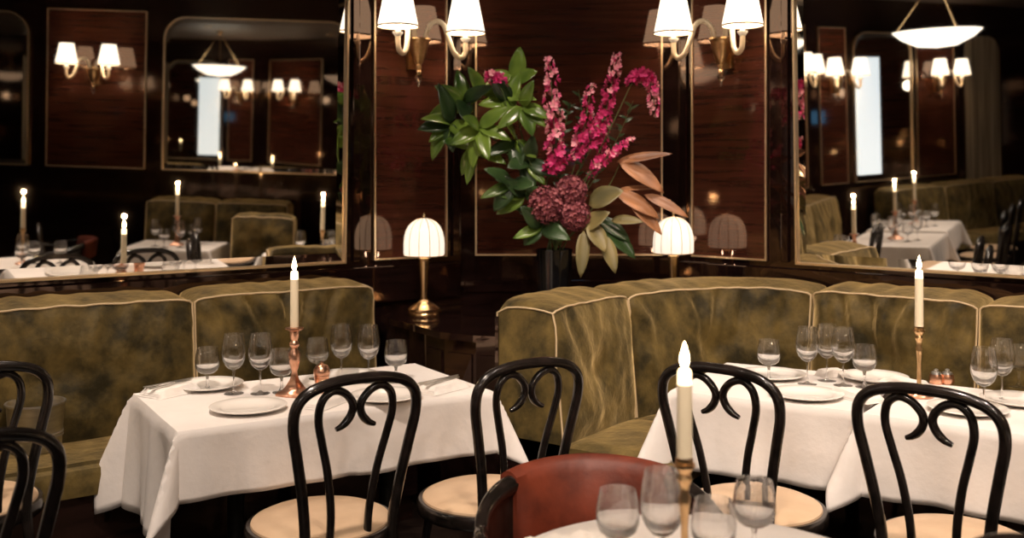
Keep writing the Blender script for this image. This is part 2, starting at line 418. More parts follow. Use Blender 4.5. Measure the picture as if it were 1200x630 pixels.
def body(path, parent, s0, s1, ztop, depth, seatd, cush, zs=.50):
    # plinth under seat, seat cushions, back board
    N = max(12, int((s1-s0)*22))
    def slab(name, m, oa, ob, za, zb, par, sa=s0, sb=s1, dome=0, round_=.0):
        bm = B(); rows = []; NN = max(10, int((sb-sa)*30))
        K = 12
        for i in range(NN+1):
            u = i/NN; s = sa+(sb-sa)*u; q = path.at(s); n = path.nrm(s); row = []
            er = max(0, 1-abs(2*u-1)**10)**.5 if dome else 1
            prof = [(oa, za), (oa, zb)]
            if dome: prof += [(oa+(ob-oa)*k/K, zb+dome*math.sin(PI*k/K)**.5*er+.004*noise.noise(Vector((s*6, k*.6, sa)))) for k in range(1, K)]
            if round_: prof += [(ob-round_, zb), (ob-round_*.3, zb-round_*.3), (ob, zb-round_), (ob, za)]
            else: prof += [(ob, zb), (ob, za)]
            for o, z in prof: p = q+n*o; row.append(bm.verts.new((p.x, p.y, z)))
            rows.append(row)
        for a, b in zip(rows[:-1], rows[1:]):
            for k in range(len(a)): bm.faces.new((a[k], a[(k+1) % len(a)], b[(k+1) % len(a)], b[k]))
        bm.faces.new(rows[0]); bm.faces.new(rows[-1]); return obj(name, bm, m, par)
    slab('plinth', 'lacquer', -depth+.01, seatd-.06, 0.0, .12, parent)
    slab('seat_base', 'lacquer', -depth+.02, seatd-.02, .12, zs-.13, parent)
    slab('back_board', 'lacquer', -depth-.012, -depth+.004, .12, ztop-.05, parent)
    for a, b in cush:
        c = slab('seat_cushion', 'velvet', .03, seatd, zs-.125, zs-.02, parent, a+.004, b-.004, dome=.025, round_=.03)
def banquette(path, label, cuts, z1, depth, seatd, pleats, group=None):
    t = thing('banquette', label, 'banquette', V3(path.at(path.len/2), 0), 0, group)
    inv = Matrix.Translation(-t.location)
    before = set(bpy.data.objects)
    body(path, t, cuts[0], cuts[-1], z1, depth, seatd, list(zip(cuts[:-1], cuts[1:])))
    for i, (a, b) in enumerate(zip(cuts[:-1], cuts[1:])):
        cushion('back_cushion', path, a, b, .485, z1, depth, t, seed=i+len(cuts)*3+1, pleat=pleats[i % len(pleats)])
    for o in set(bpy.data.objects)-before:
        if o.type == 'MESH': o.data.transform(inv)
    return t
fL = -4.38; fR = -4.42
def onL(px, face=fL):
    d = Vector(((px-600)/F, 1)); return d*(face/nL.dot(d))
pe = onL(438); p0 = pe-tL*4.6
pathL = Path([p0, pe-tL*2, pe])
a1 = pathL.near(onL(227))
cutsL = [a1-3.3, a1-2.2, a1-1.1, a1, pathL.len]
cutsL = [c for c in cutsL if c >= 0]
bL = banquette(pathL, 'olive velvet banquette with cream piping along the left wall', cutsL, 1.02, .25, .43, [.006, .007, .008, .016])
A = Vector((.162, 4.05)); Bp = Vector((.50, 4.51)); C = Vector((.90, 4.77)); E1 = Vector((1.18, 4.80)); 
def onR(x): return Vector((x, (-fR-math.sin(TR)*x)/math.cos(TR)))
pr = spline([V3(p, 0) for p in (A, Bp, C, E1, onR(1.42), onR(1.8), onR(2.4), onR(3.25))], 10)
pathR = Path([(p.x, p.y) for p in pr])
def onPath(px):
    return min((abs((pathR.at(s).x/pathR.at(s).y)*F+600-px), s) for s in [pathR.len*i/800 for i in range(801)])[1]
cutsR = [0, onPath(736.5), onPath(951), onPath(1147), onPath(1147)+.95, pathR.len]
bR = banquette(pathR, 'olive velvet banquette curving from the corner console along the right wall', cutsR, 1.02, .27, .50, [.009, .011, .022, .009, .008])
# end cap piping on right banquette
bm = B(); q = pathR.at(.006); n = pathR.nrm(0)
ptz = [V3(q-n*(.275), z) for z in (.5, .7, .9, .985)]+[V3(q-n*(.27-.265*k/6), 1.003+.012*math.sin(PI*k/6)) for k in range(1, 6)]+[V3(q, 1.0)]
tube(bm, [p-bR.location for p in ptz], .004, 6); obj('end_piping', bm, 'piping', bR)
bm = B(); q = pathL.at(pathL.len-.006); n = pathL.nrm(pathL.len-.01)
ptz = [V3(q+n*.0, z) for z in (1.0,)]+[V3(q-n*(.26*k/6), 1.003+.012*math.sin(PI*k/6)) for k in range(1, 6)]+[V3(q-n*.262, z) for z in (.985, .8, .6)]
tube(bm, [p-bL.location for p in ptz], .004, 6); obj('end_piping', bm, 'piping', bL)

# banquettes on side wall and far left wall (seen in mirrors)
def opw(s, off):  # point on the side wall, off metres into the room
    d = od.normalized(); return R2+d*s+Vector((d.y, -d.x))*off
pth = Path([opw(.75, .30), opw(1.5, .30), opw(2.1, .3)])
banquette(pth, 'short olive velvet banquette against the side wall under the arched mirror', [0, .68, 1.34], 1.02, .26, .45, [.003, .004])
def wfl(s, off): return L2+wd*s+Vector((-wd.y, wd.x))*off
pw = Path([wfl(3.6, .33), wfl(2.0, .33), wfl(.9, .33)])
banquette(pw, 'olive velvet banquette along the far left wall', [0, .9, 1.8, 2.68], 1.02, .28, .5, [.004, .005])
b2a = Vector((1.96, 2.62)); b2b = Vector((2.13, 3.12))
pb = Path([b2b, (b2a+b2b)/2, b2a])
banquette(pb, 'low freestanding olive velvet bench back right of the right hand tables', [0, pb.len], 1.0, .12, .10, [.003])

# ------------------------------------------------------------ corner console
cons = [(-.655, 5.10), (-.60, 4.99), (-.517, 4.88), (-.42, 4.72), (-.32, 4.57), (-.17, 4.47), (-.035, 4.43)]
bk = []
for i in range(14):
    s = .02+i*(1.62/13); q = pathR.at(s)-pathR.nrm(s)*.292; bk.append((q.x, q.y))
wallp = [(CRc+tR*.42-Vector((0, 0))), CRc, CLc, CLc-tL*.40]
wallpts = [(p.x-.0, p.y-.012) for p in wallp]
poly = cons+bk+[(wallpts[0][0]-.01, wallpts[0][1]-.01)]+wallpts[1:3]+[(wallpts[3][0]+.01, wallpts[3][1]-.01)]
cs = thing('corner_console', 'dark lacquered wooden corner console between the two green banquettes', 'console', (.2, 5.0, 0))
def prism(pts, z0, z1, bev=0):
    bm = B(); a = [bm.verts.new((p[0]-.2, p[1]-5.0, z0)) for p in pts]; b = [bm.verts.new((p[0]-.2, p[1]-5.0, z1)) for p in pts]
    bm.faces.new(a); bm.faces.new(b); N = len(a)
    for i in range(N): bm.faces.new((a[i], a[(i+1) % N], b[(i+1) % N], b[i]))
    return bm
obj('console_top', prism(poly, .82, .85), 'lacquer', cs, False)
cc = Vector((.15, 5.2)); inner = [tuple(Vector(p)+(cc-Vector(p)).normalized()*.03) for p in poly]
obj('console_body', prism(inner, 0, .82), 'lacquer', cs, False)
for i in (1, 3, 4, 5):
    a = Vector(inner[i]); b = Vector(inner[i+1]); t = (b-a).normalized(); n = Vector((t.y, -t.x)); 
    if n.dot(a-cc) < 0: n = -n
    bm = B(); a2 = a+t*.02-Vector((.2, 5)); b2 = b-t*.02-Vector((.2, 5))
    v = [bm.verts.new(V3(p, z)) for z in (.14, .76) for p in (a2, b2, b2+n*.008, a2+n*.008)]
    for f in ((0, 1, 2, 3), (4, 5, 6, 7), (0, 1, 5, 4), (1, 2, 6, 5), (2, 3, 7, 6), (3, 0, 4, 7)): bm.faces.new([v[k] for k in f])
    obj('door_panel', bm, 'lacquer', cs, False)
CZ = .85

# ------------------------------------------------------------ table lamps
def table_lamp():
    t = thing('table_lamp', '', 'lamp')
    bm = B(); lathe(bm, [(0, 0), (.070, 0), (.074, .006), (.074, .014), (.070, .02), (.078, .028), (.078, .038), (.066, .048), (.055, .056), (.05, .06), (.038, .066), (.03, .072), (.024, .082), (0, .084)], 40)
    obj('base', bm, 'brass', t)
    bm = B(); lathe(bm, [(0, .08), (.019, .08), (.017, .1), (.021, .2), (.025, .27), (.027, .285), (.024, .30), (.019, .305), (.012, .315), (.008, .36), (.008, .47), (0, .472)], 24); obj('stem', bm, 'brass', t)
    rib = lambda a, z: -.035*abs(math.cos(a*6))**14
    prof = [(.098, .30), (.103, .31), (.1035, .36), (.101, .39), (.094, .42), (.081, .447), (.062, .467), (.038, .480), (.015, .486)]
    prof2 = prof+[(r*.97, z-.003) for r, z in reversed(prof)]
    bm = B(); lathe(bm, prof2, 96, flute=rib, close=True); s = obj('lamp_shade', bm, 'lampshade', t)
    for k in range(12):
        a = PI/12*(2*k)+PI/12*1
        bm = B(); tube(bm, [Vector((math.cos(a)*r*.995, math.sin(a)*r*.995, z)) for r, z in prof], .0019, 5); obj('rib', bm, 'oldbrass', s)
    bm = B(); lathe(bm, [(.0975, .298), (.1035, .298), (.1035, .303), (.0975, .303)], 64, close=True); obj('shade_rim', bm, 'brass', s)
    bm = B(); lathe(bm, [(.012, .484), (.007, .492), (.009, .5), (.005, .51), (0, .513)], 16); obj('finial', bm, 'brass', t)
    return t
tl = table_lamp()
x, y = U(497, 370, CZ); place(tl, x, y, CZ, .1, 'brass table lamp with lit domed shade standing openly on the console', 'table lamps on the corner console')
LAMPR = (.826, 5.24)
place(tl, LAMPR[0], LAMPR[1], CZ, 0, 'brass table lamp with lit domed shade behind the right banquette, right of the flowers', 'table lamps on the corner console')
for p in ((x, y), LAMPR): lamp('POINT', (p[0], p[1], CZ+.275), 1.6, WARM, .03)

# ------------------------------------------------------------ sconces (local +y into wall, origin on wall)
def wall_sconce():
    t = thing('wall_sconce', '', 'wall light')
    bm = B(); lathe(bm, [(0, -.02), (.006, -.055), (.016, -.07), (.012, -.083), (.02, -.09), (.026, -.092)][::1] and [(0, -.105), (.010, -.098), (.016, -.085), (.012, -.07), (.022, -.06), (.028, -.045), (.042, -.01), (.050, .03), (.056, .05), (.064, .056), (.064, .064), (.03, .066), (0, .066)], 32, 0, -.075, 2.19); obj('cup', bm, 'oldbrass', t)
    bm = B(); box(bm, -.035, .035, -.03, 0, 2.10, 2.27, .008); box(bm, -.012, .012, -.08, -.02, 2.17, 2.20, .004); obj('backplate', bm, 'oldbrass', t)
    f = obj('finial', (lambda b: (lathe(b, [(0, -.075), (.008, -.06), (.004, -.05), (.018, -.03), (.02, -.015), (.008, 0), (.012, .01), (0, .02)], 10, 0, -.075, 2.075), b)[1])(B()), 'glass', t)
    bm = B(); lathe(bm, [(0, 0), (.014, .008), (.017, .02), (.012, .032), (0, .038)], 10, 0, -.075, 2.06); obj('finial_core', bm, 'brass', t)
    for sgn in (-1, 1):
        ex = .2*sgn
        pts = [(sgn*.03, -.085, 2.25), (sgn*.045, -.10, 2.315), (sgn*.075, -.125, 2.345), (sgn*.105, -.15, 2.325), (sgn*.12, -.17, 2.26), (sgn*.14, -.19, 2.185), (sgn*.17, -.205, 2.155), (sgn*.195, -.21, 2.175), (ex, -.21, 2.225), (ex, -.21, 2.255)]
        bm = B(); tube(bm, spline(pts, 6), .0135, 12); arm = obj('arm', bm, M['armglass'], t)
        bm = B(); lathe(bm, [(0, 2.235), (.014, 2.235), (.026, 2.252), (.026, 2.258), (.013, 2.26), (.013, 2.36), (0, 2.36)], 20, ex, -.21, 0); obj('candle_sleeve', bm, 'china', arm)
        pl = lambda a, z: .012*math.sin(a*36)
        bm = B(); lathe(bm, [(.100, 2.285), (.063, 2.475), (.061, 2.475), (.098, 2.285)], 144, ex, -.21, 0, flute=pl, close=True); sh = obj('pleated_shade', bm, 'shade', t)
        bm = B(); lathe(bm, [(.1, 2.282), (.1035, 2.282), (.103, 2.290), (.0995, 2.290)], 48, ex, -.21, 0, close=True); obj('shade_trim', bm, 'piping', sh)
    return t
M['armglass'] = mat('cream_enamelled_arm', (.8, .66, .48), .12)
sc = wall_sconce()
def sconce_at(org, t, s, label, power=4):
    p = org+t*s; rz = math.atan2(t.y, t.x)
    n = Vector((t.y, -t.x))
    place(sc, p.x+n.x*.0125, p.y+n.y*.0125, 0, rz, label, 'two armed wall sconces')
    for sgn in (-1, 1):
        q = p+t*(.2*sgn)+n*.21; lamp('POINT', (q.x, q.y, 2.40), power, WARM, .025)
sconce_at(CLc, tL, sL(481), 'two armed wall sconce with lit pleated shades, left of the flowers', 5)
sconce_at(CRc, tR, sR(855), 'two armed wall sconce with lit pleated shades, right of the flowers', 5)
sconce_at(CLc, tL, -4.1, 'two armed wall sconce at the far end of the left wall', 3)
sconce_at(R2, od.normalized(), 2.69, 'two armed wall sconce on the wood panel of the side wall', 3)
sconce_at(W2, tW, sW-.33, 'two armed wall sconce on the far left wall, right of its arched mirror', 3)
sconce_at(W2, tW, sW-2.1, 'two armed wall sconce on the far left wall, left of its arched mirror', 3)

# ------------------------------------------------------------ flowers
def leaf(bm, base, d, up, L, w, curl=.3, cup=.25):
    d = Vector(d).normalized(); up = Vector(up); s = d.cross(up).normalized(); up = s.cross(d).normalized()
    N = 8; rows = []
    for i in range(N+1):
        t = i/N; ww = w*.5*(math.sin(PI*min(1, t**.8))**.75)*(1 if i not in (0, N) else 0)+.0006
        c = Vector(base)+d*L*t-up*curl*L*t*t
        rows.append([bm.verts.new(c+s*ww*k+up*(cup*ww*abs(k)**1.3)) for k in (-1, -.5, 0, .5, 1)])
    for a, b in zip(rows[:-1], rows[1:]):
        for k in range(4): bm.faces.new((a[k], a[k+1], b[k+1], b[k]))
def finish_leaves(name, bm, m, parent):
    o = obj(name, bm, m, parent); md = o.modifiers.new('thick', 'SOLIDIFY'); md.thickness = .0012; return o
VX, VY = .207, 5.0
vz = CZ
vase = thing('flower_vase', 'tall black glass vase holding the large bouquet on the console', 'vase', (VX, VY, CZ))
bm = B(); lathe(bm, [(0, 0), (.075, 0), (.08, .01), (.082, .15), (.088, .33), (.09, .34), (.084, .34), (.076, .15), (.07, .02), (0, .02)], 40, flute=lambda a, z: .02*math.sin(a*14)); obj('vase_body', bm, 'dark', vase)
mouth = Vector((VX, VY, CZ+.32))
GR = 'cut flowers and branches in the black vase'
def stem_thing(name, label, cat, path, r=.004, m='stem'):
    t = thing(name, label, cat, mouth, 0, GR); bm = B(); tube(bm, [p-mouth for p in path], lambda f: r*(1.1-.5*f), 6); obj('stem', bm, m, t); return t
def inside(dx=0, dy=0): return Vector((VX+dx, VY+dy, CZ+.12))
R = random.Random(3)
def magnolia(label, centers, via, Y=4.95, m='leaf', n=9, L=(.135, .20), dark=.22):
    pts = [inside(R.uniform(-.03, .03), R.uniform(-.02, .02)), mouth+Vector((R.uniform(-.04, .02), -.02, .03))]+[at(*v) for v in via]
    t = stem_thing('magnolia_branch', label, 'branch', spline(pts, 8), .005)
    bmA = B(); bmD = B()
    for (px, py, Y2, dirx, dirz, cnt) in centers:
        c = at(px, py, Y2)-mouth
        main = Vector((dirx, -.25, dirz)).normalized()
        for k in range(max(3, cnt-2)):
            a = 2*PI*k/max(3, cnt-2)+R.uniform(-.3, .3); side = Vector((math.cos(a), -.45+.5*math.sin(2*a), math.sin(a)))
            dd = (main*.45+side*.9).normalized()
            up = Vector((R.uniform(-.4, .4), -1, .5+R.uniform(-.3, .3)))
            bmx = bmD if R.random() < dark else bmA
            leaf(bmx, c, dd, up, R.uniform(*L), R.uniform(.062, .086), R.uniform(.05, .4), R.uniform(.15, .4))
        leaf(bmA, c, main, Vector((0, -1, .3)), R.uniform(*L), .055, .1)
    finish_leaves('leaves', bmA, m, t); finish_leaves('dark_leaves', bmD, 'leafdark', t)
magnolia('glossy green magnolia branch reaching furthest left in the bouquet', [(543, 118, 4.95, -.7, .35, 7), (528, 145, 4.9, -.6, -.5, 8), (562, 150, 4.85, 0, -.8, 8), (556, 172, 4.95, -.2, -1, 5), (566, 112, 4.95, -.3, .7, 5)], [(628, 225, 4.95), (590, 175, 4.9), (545, 130, 4.92)])
magnolia('glossy green magnolia branch with tall leaves above the pink bloom', [(603, 95, 4.95, .1, 1, 6), (597, 118, 4.9, -.3, .5, 7), (612, 125, 4.85, .6, -.5, 6)], [(632, 215, 4.95), (612, 160, 4.9), (602, 105, 4.93)], L=(.12, .17))
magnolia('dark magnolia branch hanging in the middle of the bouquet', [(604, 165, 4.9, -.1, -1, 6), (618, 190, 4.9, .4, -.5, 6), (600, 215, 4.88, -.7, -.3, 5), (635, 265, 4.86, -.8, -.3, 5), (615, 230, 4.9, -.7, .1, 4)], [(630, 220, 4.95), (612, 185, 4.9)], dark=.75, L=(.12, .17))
def bigleaf(name, label, items, m, via):
    pts = [inside(.03, 0), mouth+Vector((.04, -.02, .02))]+[at(*v) for v in via]
    t = stem_thing(name, label, 'branch', spline(pts, 6), .004, 'stem')
    for (x0, y0, x1, y1, Y, w, mm) in items:
        a = at(x0, y0, Y)-mouth; b = at(x1, y1, Y-.06)-mouth; bm = B()
        leaf(bm, a, b-a, Vector((.1, -.75, .65)), (b-a).length*1.03, w, .08, .3); finish_leaves('leaf', bm, mm, t)
bigleaf('bronze_leaf_branch', 'branch of bronze orange leaves pointing right above the lamp', [(722, 190, 785, 177, 4.9, .055, 'leafbronze'), (725, 188, 778, 222, 4.88, .10, 'leafbronze'), (722, 225, 772, 252, 4.86, .09, 'leafbronze'), (755, 228, 806, 251, 4.84, .065, 'leafbronze'), (738, 235, 776, 272, 4.85, .075, 'leafbronze'), (724, 222, 772, 218, 4.9, .03, 'leafbronze')], 'leafbronze', [(690, 250, 4.95), (715, 215, 4.92), (726, 192, 4.9)])
bigleaf('olive_leaf_branch', 'branch of dull olive leaves drooping over the vase front', [(690, 240, 728, 222, 4.84, .12, 'leafolive'), (683, 268, 712, 248, 4.82, .09, 'leafolive'), (690, 262, 710, 293, 4.80, .09, 'leafolive'), (684, 270, 681, 323, 4.80, .065, 'leafolive'), (706, 275, 722, 318, 4.82, .075, 'leafolive'), (716, 258, 752, 258, 4.84, .06, 'leafolive'), (705, 262, 745, 300, 4.88, .09, 'leafdark'), (700, 255, 738, 280, 4.9, .08, 'leafdark')], 'leafolive', [(680, 265, 4.9)])
def floret(bm, c, out, s):
    out = out.normalized(); q = out.orthogonal().normalized(); w = out.cross(q)
    for k in range(5):
        a = 2*PI*k/5+R.uniform(-.3, .3); dd = (out*.6+(q*math.cos(a)+w*math.sin(a))*.9)
        d = dd.normalized(); sd = d.cross(out).normalized()
        p = [c, c+d*s*.5+sd*s*.32, c+d*s*.95+sd*s*.22+out*s*.1, c+d*s-out*s*.05, c+d*s*.95-sd*s*.22+out*s*.1, c+d*s*.5-sd*s*.32]
        bm.faces.new([bm.verts.new(x) for x in p])
def snapdragon(label, path, f0, wid, pinkfrom=.7, dens=34, name='snapdragon_stem'):
    P = [inside(R.uniform(-.03, .03), R.uniform(-.02, .02)), mouth+Vector((R.uniform(-.03, .03), 0, .03))]+[at(*v) for v in path]
    sp = spline(P, 10); t = stem_thing(name, label, 'flower', sp, .0035)
    bmM = B(); bmP = B(); N = len(sp)
    dens = int(dens*.8)
    for k in range(dens):
        f = f0+(1-f0)*(k/dens); i = min(N-2, int(f*(N-1))); c = sp[i].lerp(sp[i+1], f*(N-1)-i)-mouth
        w = wid*.9*(1-.6*((f-f0)/(1-f0))**2)*(.75+.25*min(1, (f-f0)/(1-f0)*4))
        for q in range(2):
            a = k*2.4+q*2.1+R.uniform(-.3, .3); out = Vector((math.cos(a), math.sin(a)*.9, .25)).normalized()
            pk = R.random() < (.85 if (f-f0)/(1-f0) > pinkfrom else .12)
            floret(bmP if pk else bmM, c+out*w*R.uniform(.25, .8), out, w*R.uniform(.5, .75))
    obj('magenta_blossoms', bmM, 'magenta', t, False); obj('pink_blossoms', bmP, 'pink', t, False)
snapdragon('magenta snapdragon spike standing upright beside the magnolia leaves', [(640, 220, 4.9), (652, 190, 4.85), (648, 130, 4.82), (644, 68, 4.85)], .50, .062, .35, 46)
snapdragon('magenta snapdragon spike with pale tip, left one of the central pair', [(665, 220, 4.95), (680, 170, 4.9), (694, 98, 4.88)], .66, .05, .78, 34)
snapdragon('tallest snapdragon spike with pale pink tip in the bouquet centre', [(668, 220, 4.95), (704, 150, 4.92), (724, 62, 4.92)], .66, .052, .72, 48)
snapdragon('magenta snapdragon spike bending right with its tip drooping', [(685, 215, 4.95), (725, 130, 4.9), (745, 92, 4.88), (762, 96, 4.86), (768, 138, 4.85)], .62, .055, .6, 40)
snapdragon('short magenta snapdragon spike above the bronze leaves', [(675, 225, 4.9), (700, 195, 4.86), (742, 162, 4.84)], .72, .045, .8, 30)
snapdragon('small magenta bloom among the upper left magnolia leaves', [(630, 210, 4.9), (600, 150, 4.86), (590, 110, 4.84), (574, 86, 4.82)], .88, .06, .8, 16, 'magenta_bloom')
snapdragon('thin dark pink spike behind the hydrangeas reaching the picture centre', [(680, 230, 5.0), (702, 190, 4.98), (712, 150, 4.97)], .62, .035, .9, 22)
def sprig(label, path, n=26):
    sp = spline([inside(R.uniform(-.03, .03), R.uniform(-.02, .02)), mouth+Vector((R.uniform(-.04, .04), .01, .03))]+[at(*v) for v in path], 10)
    t = stem_thing('leafy_sprig', label, 'branch', sp, .0022); bm = B(); N = len(sp)
    for k in range(n):
        i = int((.35+.63*k/n)*(N-1)); c = sp[i]-mouth; a = k*2.4; d = Vector((math.cos(a), -.3+.4*math.sin(a), .5+.4*math.sin(a*1.3)))
        leaf(bm, c, d, Vector((.1, -1, .3)), R.uniform(.03, .055), R.uniform(.009, .016), .2, .2)
    finish_leaves('leaves', bm, 'leafdark', t)
sprig('thin dark leafy sprig between the two central snapdragons', [(672, 225, 5.0), (684, 160, 4.98), (678, 105, 4.96)])
sprig('thin dark leafy sprig leaning right below the drooping spike', [(690, 220, 4.98), (722, 165, 4.96), (742, 118, 4.95)])
sprig('thin dark leafy sprig behind the upright left spike', [(655, 215, 5.0), (662, 150, 5.0), (668, 120, 4.98)])
sprig('thin dark leafy sprig low at the left of the bouquet', [(625, 260, 4.95), (600, 235, 4.93), (588, 212, 4.92)])
def hydrangea(label, px, py, Y, r):
    c = at(px, py, Y); P = spline([inside(), mouth+Vector((0, -.04, 0)), c], 6); t = stem_thing('hydrangea_stem', label, 'flower', P, .005)
    bm = B(); cc = c-mouth; lathe(bm, [(0, -r*.8), (r*.55, -r*.55), (r*.8, 0), (r*.55, r*.55), (0, r*.8)], 12, cc.x, cc.y, cc.z)
    for k in range(190):
        z = 1-2*(k+.5)/190; a = k*2.39996; q = math.sqrt(1-z*z); out = Vector((q*math.cos(a), q*math.sin(a), z))
        floret(bm, cc+out*r*R.uniform(.70, 1.0), out, r*.25)
    obj('flower_head', bm, 'burgundy', t, False)
hydrangea('burgundy hydrangea head, left one low in the bouquet', 640, 240, 4.84, .082)
hydrangea('burgundy hydrangea head, upper one touching the olive leaf', 669, 224, 4.86, .072)
hydrangea('burgundy hydrangea head, lowest one over the vase rim', 674, 252, 4.83, .068)

# ------------------------------------------------------------ bentwood chair (front = +y, origin on floor under the seat)
def leanp(x, z, y0=-.195): 
    return Vector((x, y0-.13*max(0, z-.47)-.03*max(0, .47-z), z))
def bent_chair():
    t = thing('bentwood_chair', '', 'chair')
    half = [(.19, 0), (.178, .2), (.150, .40), (.145, .50), (.160, .62), (.183, .74), (.200, .83), (.193, .893), (.153, .932), (.08, .951), (0, .955)]
    pts = [leanp(-x, z) for x, z in half]+[leanp(x, z) for x, z in half[-2::-1]]
    bm = B(); tube(bm, spline(pts, 6), .0165, 12); obj('back_hoop', bm, 'black', t)
    for s in (-1, 1):
        q = [(.062, .465), (.064, .56), (.082, .68), (.106, .775), (.121, .845), (.113, .898), (.082, .925), (.046, .917), (.019, .890), (.0125, .864), (.022, .838), (.042, .818), (.064, .808)]
        bm = B(); tube(bm, spline([leanp(s*x, z, -.190) for x, z in q], 6), lambda f: .0125*(1-.45*max(0, f-.88)/.12), 10); obj('back_scroll', bm, 'black', t)
    bm = B(); lathe(bm, [(.165, .425), (.228, .425), (.234, .432), (.234, .462), (.228, .470), (.165, .470)], 48, close=True); obj('seat_ring', bm, 'black', t)
    bm = B(); lathe(bm, [(0, .44), (.215, .44), (.219, .462), (.214, .476), (.19, .487), (.12, .493), (0, .495)], 48); obj('seat_pad', bm, 'cream', t)
    for s in (-1, 1):
        bm = B(); tube(bm, spline([(s*.13, .14, .44), (s*.145, .16, .3), (s*.165, .195, .1), (s*.175, .215, 0)], 6), lambda f: .016-.004*f, 10); obj('front_leg', bm, 'black', t)
    bm = B(); tube(bm, [Vector((.155*math.cos(a), -.01+.165*math.sin(a), .22)) for a in [2*PI*i/40 for i in range(40)]], .008, 8, True); obj('stretcher_ring', bm, 'black', t)
    return t
ch = bent_chair(); CG = 'black bentwood chairs with cream seats'
aL = TL; aR = -TR   # heading rotation
def chair(x, y, rz, label): return place(ch, x, y, 0, rz, label, CG)
s1 = U(376, 603, .485); chair(*s1, aL+.0, 'black bentwood chair with cream seat at the left table, nearest its middle')
s2 = U(570, 575, .485); chair(*s2, aL-.02, 'black bentwood chair with cream seat at the right end of the left table')
s3 = U(884, 586, .485); chair(s3[0], s3[1], aR+.05, 'black bentwood chair with cream seat behind the foreground candle')
chair(1.315, 3.03, aR+.02, 'black bentwood chair with cream seat at the rightmost table')
chair(-1.80, 3.38, aL, 'black bentwood chair at left edge, in front of the steel ice bucket')
chair(-1.395, 2.52, aL+.05, 'black bentwood chair cut by the left edge, nearest the camera')
chair(-2.35, 1.95, aL, 'black bentwood chair beyond the left edge at the next banquette table')
chair(-2.95, 1.50, aL, 'black bentwood chair at the second banquette table beyond the left edge')
chair(-3.45, 1.1, aL, 'black bentwood chair at the far end of the left banquette tables')
chair(2.75, 1.75, PI*.62, 'black bentwood chair beside the small table near the side wall')

# ------------------------------------------------------------ tub armchairs (facing -y: local front = +y)
def armchair():
    t = thing('tub_armchair', '', 'armchair')
    def ztop(a): return .700-.075*abs(a)**2.5
    def P(a, r, z): th = a*PI*.5; return Vector((r*1.06*math.sin(th), -r*.93*math.cos(th)-.05*(z-.4)/.35*(1-abs(a)), z))
    AR = [-1+2*i/40 for i in range(41)]
    bm = B(); rows = []       # bent wooden shell
    for a in AR:
        zt = ztop(a); row = [bm.verts.new(P(a, .30, .42+(zt-.42)*k/6)) for k in range(7)]+[bm.verts.new(P(a, .285, .42+(zt-.42)*(1-k/6))) for k in range(7)]; rows.append(row)
    for a, b in zip(rows[:-1], rows[1:]):
        for k in range(len(a)): bm.faces.new((a[k], a[(k+1) % len(a)], b[(k+1) % len(a)], b[k]))
    bm.faces.new(rows[0]); bm.faces.new(rows[-1]); obj('back_shell', bm, 'black', t)
    pts = [Vector((-.30, .20, .56)), Vector((-.318, .09, .635))]+[P(a, .297, ztop(a)) for a in AR[::2]]+[Vector((.318, .09, .635)), Vector((.30, .20, .56))]
    bm = B(); tube(bm, spline(pts, 3), lambda f: .020+.008*math.sin(PI*min(1, abs(f-.5)*2.6))**2, 12); obj('arm_rail', bm, 'black', t)
    bm = B(); rows = []       # leather pad wrapping over the top edge
    for i in range(35):
        a = -.52+1.04*i/34; zt = ztop(a)+.024; ef = max(0, 1-abs(a/.52)**10); row = []
        for k in range(11): v = k/10; row.append(bm.verts.new(P(a, .272-.030*math.sin(PI*min(1, v*.85+.1))*ef, .46+(zt-.46)*v)))
        for k in range(1, 7): f = k/6; row.append(bm.verts.new(P(a, .272+.056*f, zt+.016*math.sin(PI*f))))
        for k in range(1, 5): row.append(bm.verts.new(P(a, .330, zt-.035*k)))
        row.append(bm.verts.new(P(a, .300, zt-.14)))
        rows.append(row)
    for a, b in zip(rows[:-1], rows[1:]):
        for k in range(len(a)): bm.faces.new((a[k], a[(k+1) % len(a)], b[(k+1) % len(a)], b[k]))
    bm.faces.new(rows[0]); bm.faces.new(rows[-1]); obj('upholstered_back', bm, 'red', t)
    bm = B(); lathe(bm, [(0, .40), (.25, .40), (.265, .42), (.262, .45), (.24, .468), (0, .478)], 40); obj('seat_cushion', bm, 'red', t)
    bm = B(); lathe(bm, [(.18, .36), (.27, .36), (.274, .38), (.27, .40), (.18, .40)], 40, close=True); obj('seat_frame', bm, 'black', t)
    for s in (-1, 1):
        bm = B(); tube(bm, spline([(s*.30, .20, .56), (s*.265, .19, .45), (s*.23, .19, .3), (s*.24, .22, 0)], 5), lambda f: .019-.005*f, 10); obj('front_leg', bm, 'black', t)
        bm = B(); tube(bm, spline([(s*.21, -.15, .38), (s*.22, -.2, .2), (s*.235, -.26, 0)], 5), lambda f: .018-.005*f, 10); obj('rear_leg', bm, 'black', t)
    return t
ac = armchair(); AG = 'rust leather tub armchairs with black bentwood rails'
place(ac, .235, 2.66, 0, PI*1.02, 'rust red leather tub armchair with black rail beyond the foreground table', AG)
place(ac, 1.75, 1.0, 0, PI*.75, 'rust leather tub armchair out of view to the right, near the small side table', AG)
chair(1.08, 1.80, aR, 'black bentwood chair whose top rail just shows at the bottom right corner')

